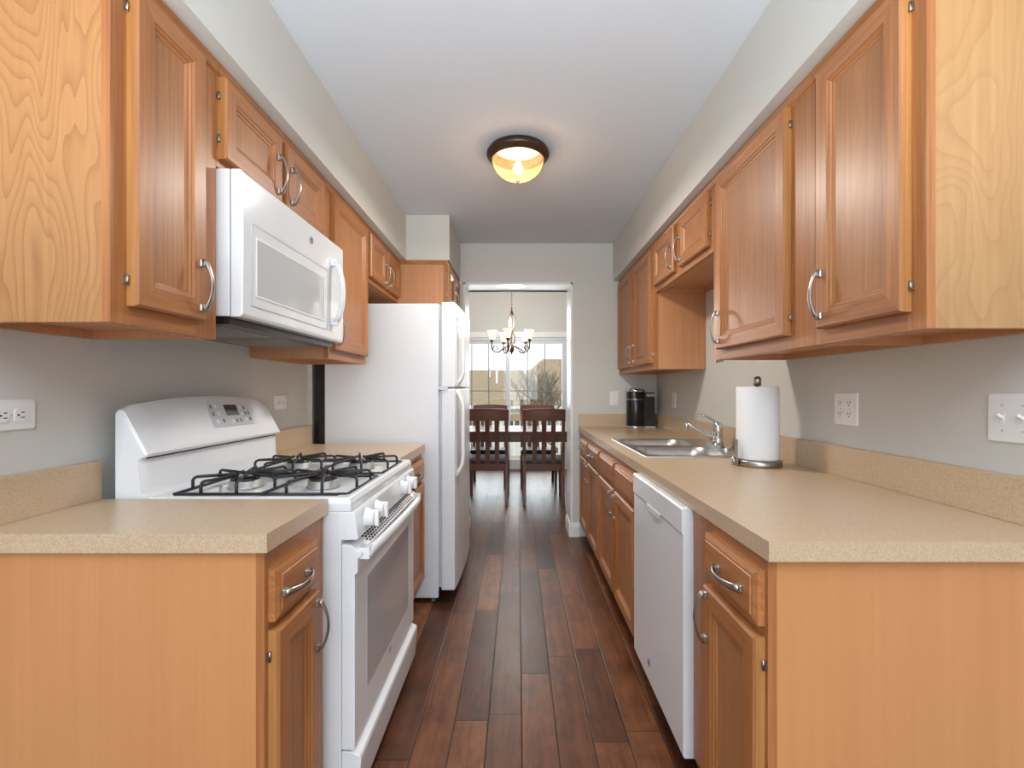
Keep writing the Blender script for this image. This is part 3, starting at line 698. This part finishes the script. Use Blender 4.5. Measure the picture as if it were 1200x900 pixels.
# ------------------------------------------------------------------ refrigerator
FY0, FY1 = 2.728, 3.56; FZ = 1.722; FS = 1.232
fr = thing('refrigerator', (-.73, 3.14, 0), 'white top-freezer refrigerator standing at the left near the doorway', 'refrigerator')
MB().box(-1.105, -.454, FY0, FY1, .03, FZ-.008).build('body', M['white_tex'], fr, bevel=.006)
MB().box(-1.168, -1.106, FY0+.02, FY1-.02, .03, FZ-.03).build('rear_gap_shade', M['black'], fr)  # black fridge back, deepened to the wall to stand for the gap's shade
MB().box(-.453, -.47, FY0+.01, FY1-.01, .012, .072).build('base_grille', M['black'], fr)
for yy in (FY0+.04, FY1-.04):
    for xx in (-.49, -1.06): MB().lathe([(.016, 0), (.016, .006), (.010, .008), (.010, .031)], (xx, yy, 0), 12).build('foot', M['mgrey'], fr)
def fdoor(z0, z1, hz0, hz1):
    m = MB(); n = 10; P = []
    for i in range(n+1):
        t = i/n; P.append((-.357+.012*(1-(2*t-1)**2), FY0+.003+(FY1-FY0-.006)*t))
    P[0] = (-.361, FY0+.002); P[-1] = (-.361, FY1-.002)
    poly = [(-.438, FY0+.002)]+P+[(-.438, FY1-.002)]
    m.prism([(x, y) for x, y in poly], z0, z1, 'Z'); d = m.build('freezer_door' if z0 > 1 else 'fridge_door', M['white_tex'], fr, bevel=.006, seg=3)
    MB().box(-.453, -.4385, FY0+.02, FY1-.02, z0+.012, z1-.012).build('gasket', M['lgrey'], d)
    # long moulded grip near the closest edge
    g = MB(); n = 16; pts = []
    for i in range(n+1):
        t = i/n; pts.append((-.356+.036*min(1, sin(pi*t)*2.2), FY0+.055, hz0+(hz1-hz0)*t))
    g.tube(pts, .017, 10, flat=(.7, 1.1), up=(1, 0, 0)); g.build('grip', M['white'], d)
    return d
fdoor(FS+.004, FZ, FS+.012, 1.66)
fdoor(.075, FS-.006, .72, FS-.014)
MB().box(-.452, -.40, FY0-.004, FY0+.0015, FS-.012, FS+.012).build('hinge', M['lgrey'], fr)
# ------------------------------------------------------------------ ceiling lamp
LY = 2.42
cl = thing('ceiling_light', (0, LY, ZC), 'flush bronze dome light with amber glass on the kitchen ceiling', 'ceiling light')
m = MB(); m.lathe([(.120, 2.4395), (.146, 2.435), (.150, 2.424), (.157, 2.420), (.159, 2.408), (.155, 2.400), (.143, 2.394), (.136, 2.383), (.130, 2.382), (.128, 2.392), (.12, 2.43)], (0, LY, 0), 48, cap1=False, cap0=False); m.build('rim', M['bronze'], cl)
m = MB(); m.lathe([(.129, 2.388)]+[(.129*cos(a), 2.388-.106*sin(a)) for a in [i*pi/2/12 for i in range(1, 12)]]+[(.004, 2.282)], (0, LY, 0), 48, cap0=False, cap1=True); m.build('bowl', M['bowl'], cl)
MB().lathe([(0, 2.2815), (.010, 2.281), (.011, 2.276), (.006, 2.272), (.007, 2.266), (0, 2.262)], (0, LY, 0), 16, cap0=False, cap1=False).build('finial', M['nickel'], cl)
def point(name, loc, e, col, r, parent):
    l = bpy.data.lights.new(name, 'POINT'); l.energy = e; l.color = col; l.shadow_soft_size = r
    o = bpy.data.objects.new(name, l); COL.objects.link(o); o.location = loc
    if parent: o.parent = parent; o.matrix_parent_inverse = Matrix.Translation(-parent.location)
    return o
MB().lathe([(0, 2.372), (.012, 2.368), (.020, 2.352), (.024, 2.336), (.020, 2.320), (.010, 2.312), (0, 2.310)], (0, LY-.01, 0), 20, cap0=False, cap1=False).build('bulb', M['bulb'], cl)
dl = bpy.data.lights.new('lamp_downlight', 'AREA'); dl.shape = 'DISK'; dl.size = .24; dl.energy = 13; dl.color = (1, .95, .88)
point('lamp_glow', (0, LY-.01, 2.342), 7, (1, .94, .85), .05, cl)
do = bpy.data.objects.new('lamp_downlight', dl); COL.objects.link(do); do.location = (0, LY, 2.255); do.parent = cl; do.matrix_parent_inverse = Matrix.Translation(-cl.location)
# ------------------------------------------------------------------ electrical plates
def duplex(m, P, u, v, horiz):
    for s in (-1, 1):
        cu, cv = (u+s*.0195, v) if horiz else (u, v+s*.0195)
        pts = rrect(0, 0, .0165, .0142, .009, 4) if not horiz else rrect(0, 0, .0142, .0165, .009, 4)
        m.loft([[P(cu+a*k, cv+b*k, w) for a, b in pts] for w, k in ((.004, 1), (.0075, 1), (.008, .93))], 0)
        for (a, b, ww, hh) in ((-.006, .004, .0012, .004), (.006, .004, .0012, .0035), (0, -.006, .0022, .0022)):
            if horiz: a, b, ww, hh = b, a, hh, ww
            m.loft([[P(cu+a+i*ww, cv+b+j_*hh, w) for i, j_ in ((-1, -1), (1, -1), (1, 1), (-1, 1))] for w in (.0076, .0084)], 1)
def plate(name, wall, u0, u1, z0, z1, label, kinds, cat, horiz=False):
    """wall: 'L','R' (u=y) or 'F' (u=x)"""
    if wall == 'L': P = lambda u, z, w: (WL+.0003+w, u, z)
    elif wall == 'R': P = lambda u, z, w: (WR-.0003-w, u, z)
    else: P = lambda u, z, w: (u, FAR-.0003-w, z)
    uc, zc = (u0+u1)/2, (z0+z1)/2
    r = thing(name, P(uc, zc, 0), label, cat)
    hu, hz = (u1-u0)/2, (z1-z0)/2
    m = MB(); m.loft([[P(uc+a*k1, zc+b*k2, w) for a, b in rrect(0, 0, hu, hz, .005, 4)] for w, k1, k2 in ((0, 1, 1), (.003, 1, 1), (.0055, 1-.003/hu, 1-.003/hz))])
    m.build('cover_plate', M['white_pl'], r)
    n = len(kinds)
    for i, k in enumerate(kinds):
        u = uc+(i-(n-1)/2)*.046
        if k == 'D':
            q = MB(); duplex(q, P, u, zc, horiz); q.build('outlet_socket', [M['white_pl'], M['dark']], r)
        elif k == 'T':
            q = MB(); q.loft([[P(u+a*.005, zc+b*.012, w) for a, b in ((-1, -1), (1, -1), (1, 1), (-1, 1))] for w in (.0045, .0062)], 0)
            q.loft([[P(u+a*.0035, zc+b*.004+o, w) for a, b in ((-1, -1), (1, -1), (1, 1), (-1, 1))] for w, o in ((.005, 0), (.020, .009))], 0)
            q.build('toggle', M['white_pl'], r, bevel=.0008)
        elif k == 'R':
            q = MB(); q.loft([[P(u+a*.0165, zc+b*.033, w+(b*.0015)) for a, b in ((-1, -1), (1, -1), (1, 1), (-1, 1))] for w in (.004, .0075)], 0)
            q.build('rocker', M['white_pl'], r, bevel=.001)
    s = MB()
    for i, k in enumerate(kinds):
        u = uc+(i-(n-1)/2)*.046
        for dz in ((0,) if k == 'D' else (-.030, .030)):
            if k == 'R': dz *= 1.6
            s.loft([[P(u+.003*cos(a), zc+dz+.003*sin(a), w) for a in [t*pi/4 for t in range(8)]] for w in (.005, .0064)])
    s.build('screw', M['lgrey'], r)
plate('wall_outlet', 'L', 1.055, 1.170, 1.125, 1.197, 'sideways white duplex outlet on left wall above the front counter', 'D', 'outlet', True)
plate('wall_outlet', 'L', 2.318, 2.435, 1.122, 1.194, 'sideways white duplex outlet on left wall beyond the range backguard', 'D', 'outlet', True)
plate('wall_outlet', 'R', 1.620, 1.738, 1.096, 1.211, 'square two-gang white outlet plate on right wall beside the paper towels', 'DD', 'outlet')
plate('light_switch', 'R', 1.005, 1.1705, 1.096, 1.212, 'wide white triple toggle switch plate at right edge of the photo', 'TTT', 'light switch')
plate('light_switch', 'F', .764, .836, 1.092, 1.208, 'white rocker switch plate on the wall beside the doorway', 'R', 'light switch')
plate('wall_outlet', 'R', 3.49, 3.562, 1.088, 1.204, 'single white outlet on right wall near the black coffee maker', 'D', 'outlet')
# ------------------------------------------------------------------ paper towels
PX, PY = .972, 1.94
ph = thing('paper_towel_holder', (PX, PY, CT), 'brushed steel upright paper towel holder on the right countertop', 'paper towel holder')
MB().lathe([(.088, CT+.0003), (.090, CT+.004), (.090, CT+.022), (.086, CT+.026), (0, CT+.027)], (PX, PY, 0), 48, cap1=False).build('base', M['nickel'], ph)
MB().lathe([(.008, CT+.027), (.008, 1.236), (.014, 1.238), (.0145, 1.262), (.012, 1.272), (.0, 1.276)], (PX, PY, 0), 20, cap1=False).build('post', M['nickel'], ph)
m = MB(); m.tube([(PX-.105, PY-.02, CT+.004), (PX-.105, PY-.02, CT+.036)], .0075, 12); m.tube([(PX-.095, PY-.02, CT+.02), (PX-.083, PY-.016, CT+.02)], .004, 8); m.box(PX-.0955, PX-.0915, PY-.028, PY-.010, CT+.006, 1.022)
m.build('tension_arm', M['nickel'], ph)
pt = MB(); prof = [(.0095, CT+.028), (.078, CT+.028), (.0792, CT+.032), (.0795, 1.228), (.078, 1.2325), (.024, 1.2325), (.022, 1.228), (.022, 1.15), (.0095, 1.15)]
pt.lathe(prof, (PX, PY, 0), 48, cap0=False, cap1=False); o = pt.build('paper_towel_roll', M['towel']); tag(o, 'full white paper towel roll on the steel holder', 'paper towel roll')
# ------------------------------------------------------------------ coffee maker
cm = thing('coffee_maker', (1.0, 3.87, CT), 'black and chrome countertop coffee maker in the far right corner', 'coffee maker')
cx, cy = .952, 3.872; z = CT
MB().box(cx, 1.098, cy-.045, cy+.065, z+.016, z+.285).build('housing', M['black'], cm, bevel=.006)
MB().lathe([(.070, z+.018), (.073, z+.024), (.073, z+.283), (.070, z+.288)], (cx, cy, 0), 40).build('front_column', M['black'], cm)
m = MB(); m.lathe([(.075, z+.0004), (.077, z+.003), (.076, z+.017), (.072, z+.0185)], (cx, cy, 0), 40); m.box(cx+.03, 1.100, cy-.048, cy+.067, z+.0004, z+.0155); m.build('base', M['chrome'], cm)
m = MB(); m.lathe([(.073, z+.2885), (.077, z+.292), (.077, z+.304), (.070, z+.312), (.03, z+.316), (0, z+.316)], (cx, cy, 0), 40, cap1=False); m.build('lid', M['chrome'], cm)
MB().box(cx+.075, 1.096, cy-.0475, cy-.0452, z+.252, z+.275).build('handle_strip', M['nickel'], cm)
MB().lathe([(.0735, z+.225), (.0742, z+.226), (.0742, z+.232), (.0735, z+.233)], (cx, cy, 0), 40, cap0=False, cap1=False).build('band', M['nickel'], cm)

# ------------------------------------------------------------------ dining table, chairs, chandelier
TY0, TY1, TX0, TX1 = 5.27, 6.15, -.86, .74
tb = thing('dining_table', (-.06, 5.71, 0), 'dark brown wooden dining table seen through the doorway', 'table')
MB().box(TX0, TX1, TY0, TY1, .732, .762).build('tabletop', M['walnut_x'], tb, bevel=.004)
m = MB(); m.box(TX0+.09, TX1-.09, TY0+.045, TY0+.065, .64, .7315).box(TX0+.09, TX1-.09, TY1-.065, TY1-.045, .64, .7315).box(TX0+.045, TX0+.065, TY0+.09, TY1-.09, .64, .7315).box(TX1-.065, TX1-.045, TY0+.09, TY1-.09, .64, .7315)
m.build('apron', M['walnut_x'], tb)
for xx in (TX0+.07, TX1-.07):
    for yy in (TY0+.07, TY1-.07):
        MB().loft([[(xx+a*h, yy+b_*h, z) for a, b_ in ((-1, -1), (1, -1), (1, 1), (-1, 1))] for z, h in ((0, .026), (.60, .036), (.7315, .036))]).build('leg', M['walnut'], tb, bevel=.003)
def make_chair():
    """seat towards +y, back at y=0"""
    r = thing('dining_chair', (0, 0, 0), '', 'chair', 'slat-back chairs around the dining table')
    W2 = .205
    for s in (-1, 1):
        MB().loft([[(s*W2+a*.017, y+b_*.02, z) for a, b_ in ((-1, -1), (1, -1), (1, 1), (-1, 1))] for y, z in ((-.045, 0), (-.01, .22), (0, .42), (0, .52), (-.03, .80), (-.055, .93))]).build('back_leg', M['walnut'], r, bevel=.002)
        MB().loft([[(s*(W2+.005)+a*h, .40+b_*h, z) for a, b_ in ((-1, -1), (1, -1), (1, 1), (-1, 1))] for z, h in ((0, .015), (.42, .020))]).build('front_leg', M['walnut'], r, bevel=.002)
    m = MB(); n = 10; rings = []
    for i in range(n+1):
        t = -1+2*i/n; x = t*(W2+.022); bow = -.028*(1-t*t); top = 1.028-.012*t*t
        rings.append([(x, -.060+bow, .895), (x, -.042+bow, .895), (x, -.052+bow, top), (x, -.070+bow, top)])
    m.loft(rings); m.build('top_rail', M['walnut_x'], r, bevel=.003)
    MB().box(-W2+.017, W2-.017, -.012, .010, .36, .43).build('lower_rail', M['walnut_x'], r, bevel=.002)
    for x in (-.10, 0, .10):
        bow = -.028*(1-(x/W2)**2)
        MB().loft([[(x-w, y, z), (x+w, y, z), (x+w, y+.012, z), (x-w, y+.012, z)] for y, z, w in ((-.006, .43, .024), (-.016+bow*.3, .65, .024), (-.050+bow, .90, .024))]).build('back_slat', M['walnut'], r)
    m = MB(); m.box(-W2+.02, W2-.02, .385, .405, .36, .42)
    for s in (-1, 1): m.box(s*(W2-.008), s*(W2+.010), .02, .382, .36, .42)
    m.build('seat_frame', M['walnut_x'], r, bevel=.002)
    m = MB(); m.loft([[(x, y, z) for x, y in rrect(0, .215, .222*k, .203*k, .03)] for z, k in ((.4305, .98), (.438, 1), (.465, 1), (.478, .93), (.482, .75))]); m.build('seat_cushion', M['leather'], r)
    return r
ch = make_chair()
spots = [(-.325, 5.10, 0, 'dark slat-back dining chair at near left of the table, partly hidden by the fridge'),
         (.275, 5.10, 0, 'dark slat-back dining chair at near right of the table, back towards the kitchen'),
         (-.37, 6.30, pi, 'dark dining chair on the window side of the table, left one'),
         (.256, 6.30, pi, 'dark dining chair on the window side of the table, right one')]
roots = []
for i, (x, y, rz, lab) in enumerate(spots): roots.append(ch if i == 0 else copy_tree(ch))
for o, (x, y, rz, lab) in zip(roots, spots): o.location = (x, y, 0); o.rotation_euler = (0, 0, rz); o['label'] = lab
# chandelier
KX, KY = -.075, 5.72
kd = thing('chandelier', (KX, KY, DZ), 'five-arm bronze chandelier with lit white bell shades over the dining table', 'chandelier')
MB().lathe([(.060, DZ-.001), (.058, DZ-.012), (.02, DZ-.03)], (KX, KY, 0), 24).build('canopy', M['bronze'], kd)
m = MB(); zz = DZ-.03; k = 0
while zz > 2.20:
    a = (k % 2)*pi/2; ca, sa = cos(a), sin(a)
    m.tube([(KX+.007*cos(t)*ca, KY+.007*cos(t)*sa, zz-.012+.013*sin(t)) for t in [i*pi/4 for i in range(9)]], .0018, 5)
    zz -= .020; k += 1
m.build('chain', M['bronze'], kd)
m = MB(); m.lathe([(.0, 2.205), (.008, 2.20), (.006, 2.17), (.018, 2.15), (.010, 2.12), (.007, 2.02), (.012, 1.90), (.008, 1.78), (.022, 1.76), (.034, 1.72), (.030, 1.69), (.010, 1.665), (.008, 1.65), (0, 1.64)], (KX, KY, 0), 20, cap0=False, cap1=False)
m.build('stem', M['bronze'], kd)
for i in range(5):
    a = 2*pi*i/5-1.745
    ca, sa = cos(a), sin(a)
    P = lambda r, z: (KX+r*ca, KY+r*sa, z)
    m = MB()
    m.tube([P(.02, 1.735), P(.06, 1.745), P(.10, 1.715), P(.15, 1.675), P(.20, 1.672), P(.238, 1.71), P(.24, 1.76), P(.235, 1.80)], .0085, 8)
    m.tube([P(.235, 1.70), P(.21, 1.745), P(.18, 1.745), P(.165, 1.715), P(.185, 1.70)], .0065, 6)
    m.tube([P(.012, 2.13), P(.045, 2.10), P(.035, 2.00), P(.02, 1.92), P(.05, 1.83), P(.03, 1.77)], .0035, 6)
    m.lathe([(.008, 1.785), (.022, 1.80), (.026, 1.815), (.010, 1.822)], P(.236, 0), 14); am = m.build('arm', M['bronze'], kd)
    m = MB(); m.lathe([(.026, 1.822), (.034, 1.835), (.037, 1.87), (.043, 1.90), (.060, 1.925), (.058, 1.925), (.040, 1.90), (.033, 1.86), (.02, 1.83)], P(.236, 0), 24, cap0=False, cap1=False)
    m.build('lamp_shade', M['shade'], am)
point('chandelier_glow', (KX, KY, 2.02), 56, (1, .95, .88), .10, kd)

# ------------------------------------------------------------------ outside the patio door
struct('ground', MB().box(-40, 40, 10.6, 60, -3.1, -3.0), M['grass'])
dk = thing('deck', (0, 9, -.2), 'pale wooden deck with balustrade beyond the patio door', 'deck')
m = MB()
for i in range(16): m.box(-3, 3, 7.52+i*.14, 7.52+i*.14+.134, -.16, -.12)
m.build('deck_boards', M['deckw'], dk)
for x in (-2.4, -.9, .95, 2.4): MB().box(x-.045, x+.045, 9.62, 9.71, -.118, .76).build('post', M['deckw'], dk)
MB().box(-2.9, 2.9, 9.62, 9.70, .60, .74).build('top_rail', M['deckw'], dk)
m = MB()
for i in range(44): m.box(-2.85+i*.131, -2.85+i*.131+.035, 9.64, 9.675, -.118, .60)
m.build('baluster', M['trim'], dk)
bd = thing('neighbouring_house', (0, 26, -3), 'long neighbouring house with brown shingle roof beyond the patio door', 'house')
EX0, EX1, EY, RY = -14, 14, 24, 31
MB().box(EX0, EX1, EY+.4, EY+12, -3, .35).build('wall', M['siding'], bd)
m = MB(); m.loft([[(x, EY, .42), (x, EY+.02, .30), (x, RY, 2.50), (x, RY+7, .42)] for x in (EX0-.5, EX1+.5)]); m.build('roof', M['shingle'], bd)
m = MB(); m.loft([[(x, EY-.06, .27), (x, EY-.06, .44), (x, EY+.01, .44), (x, EY+.01, .27)] for x in (EX0-.5, EX1+.5)]); m.build('gutter', M['trim'], bd)
m = MB(); m.loft([[(-1.6, EY-.2, .46), (1.5, RY-2, 3.1), (9, RY-2, 3.1), (10.4, EY-.2, .46)], [(-1.6, RY+4, .46), (1.5, RY+2, 3.1), (9, RY+2, 3.1), (10.4, RY+4, .46)]]); m.build('gable_roof', M['shingle'], bd)
for (x, y, zt) in ((-1.25, 28.2, 2.45), (.42, 28.6, 2.75), (-1.75, 29.5, 2.45)):
    zr = .42+(y-EY)/(RY-EY)*2.08
    MB().box(x-.06, x+.06, y-.06, y+.06, zr-.2, max(zt, zr+.2)).box(x-.10, x+.10, y-.10, y+.10, max(zt, zr+.2), max(zt, zr+.2)+.06).build('roof_vent', M['trim'], bd)
for x in (-5.4, -2.7, -.05, 4.8):
    w = MB(); w.box(x-.5, x+.5, EY+.36, EY+.42, -.95, .05); wo = w.build('window', M['trim'], bd)
    MB().box(x-.42, x+.42, EY+.34, EY+.36, -.87, -.03).build('pane', M['bglass'], wo)
# bare tree
def tree(x, y, zb, h, seed, label):
    rnd = random.Random(seed); r = thing('bare_tree', (x, y, zb), label, 'tree'); m = MB()
    def br(p, d, L, rad, lev):
        pts = [p]; q = p.copy(); dd = d.copy()
        for i in range(4):
            dd = (dd+Vector((rnd.uniform(-.16, .16), rnd.uniform(-.16, .16), rnd.uniform(-.02, .12)))).normalized(); q = q+dd*L/4; pts.append(q.copy())
        m.tube(pts, [rad*(1-.14*i) for i in range(5)], 6 if lev < 2 else 4)
        if lev < 5:
            for k in range(5 if lev < 3 else 3):
                a = rnd.uniform(0, 2*pi); t = pts[rnd.choice((2, 3, 4, 4))]
                nd = (dd+Vector((cos(a), sin(a), rnd.uniform(-.1, .5)))*.75).normalized()
                br(t, nd, L*.64, rad*.56, lev+1)
    br(Vector((x, y, zb)), Vector((0, 0, 1)), h*.42, h*.02, 0)
    m.build('branches', M['bark'], r)
tree(2.05, 15.5, -3.0, 5.4, 3, 'bare winter tree beyond the patio door at right')
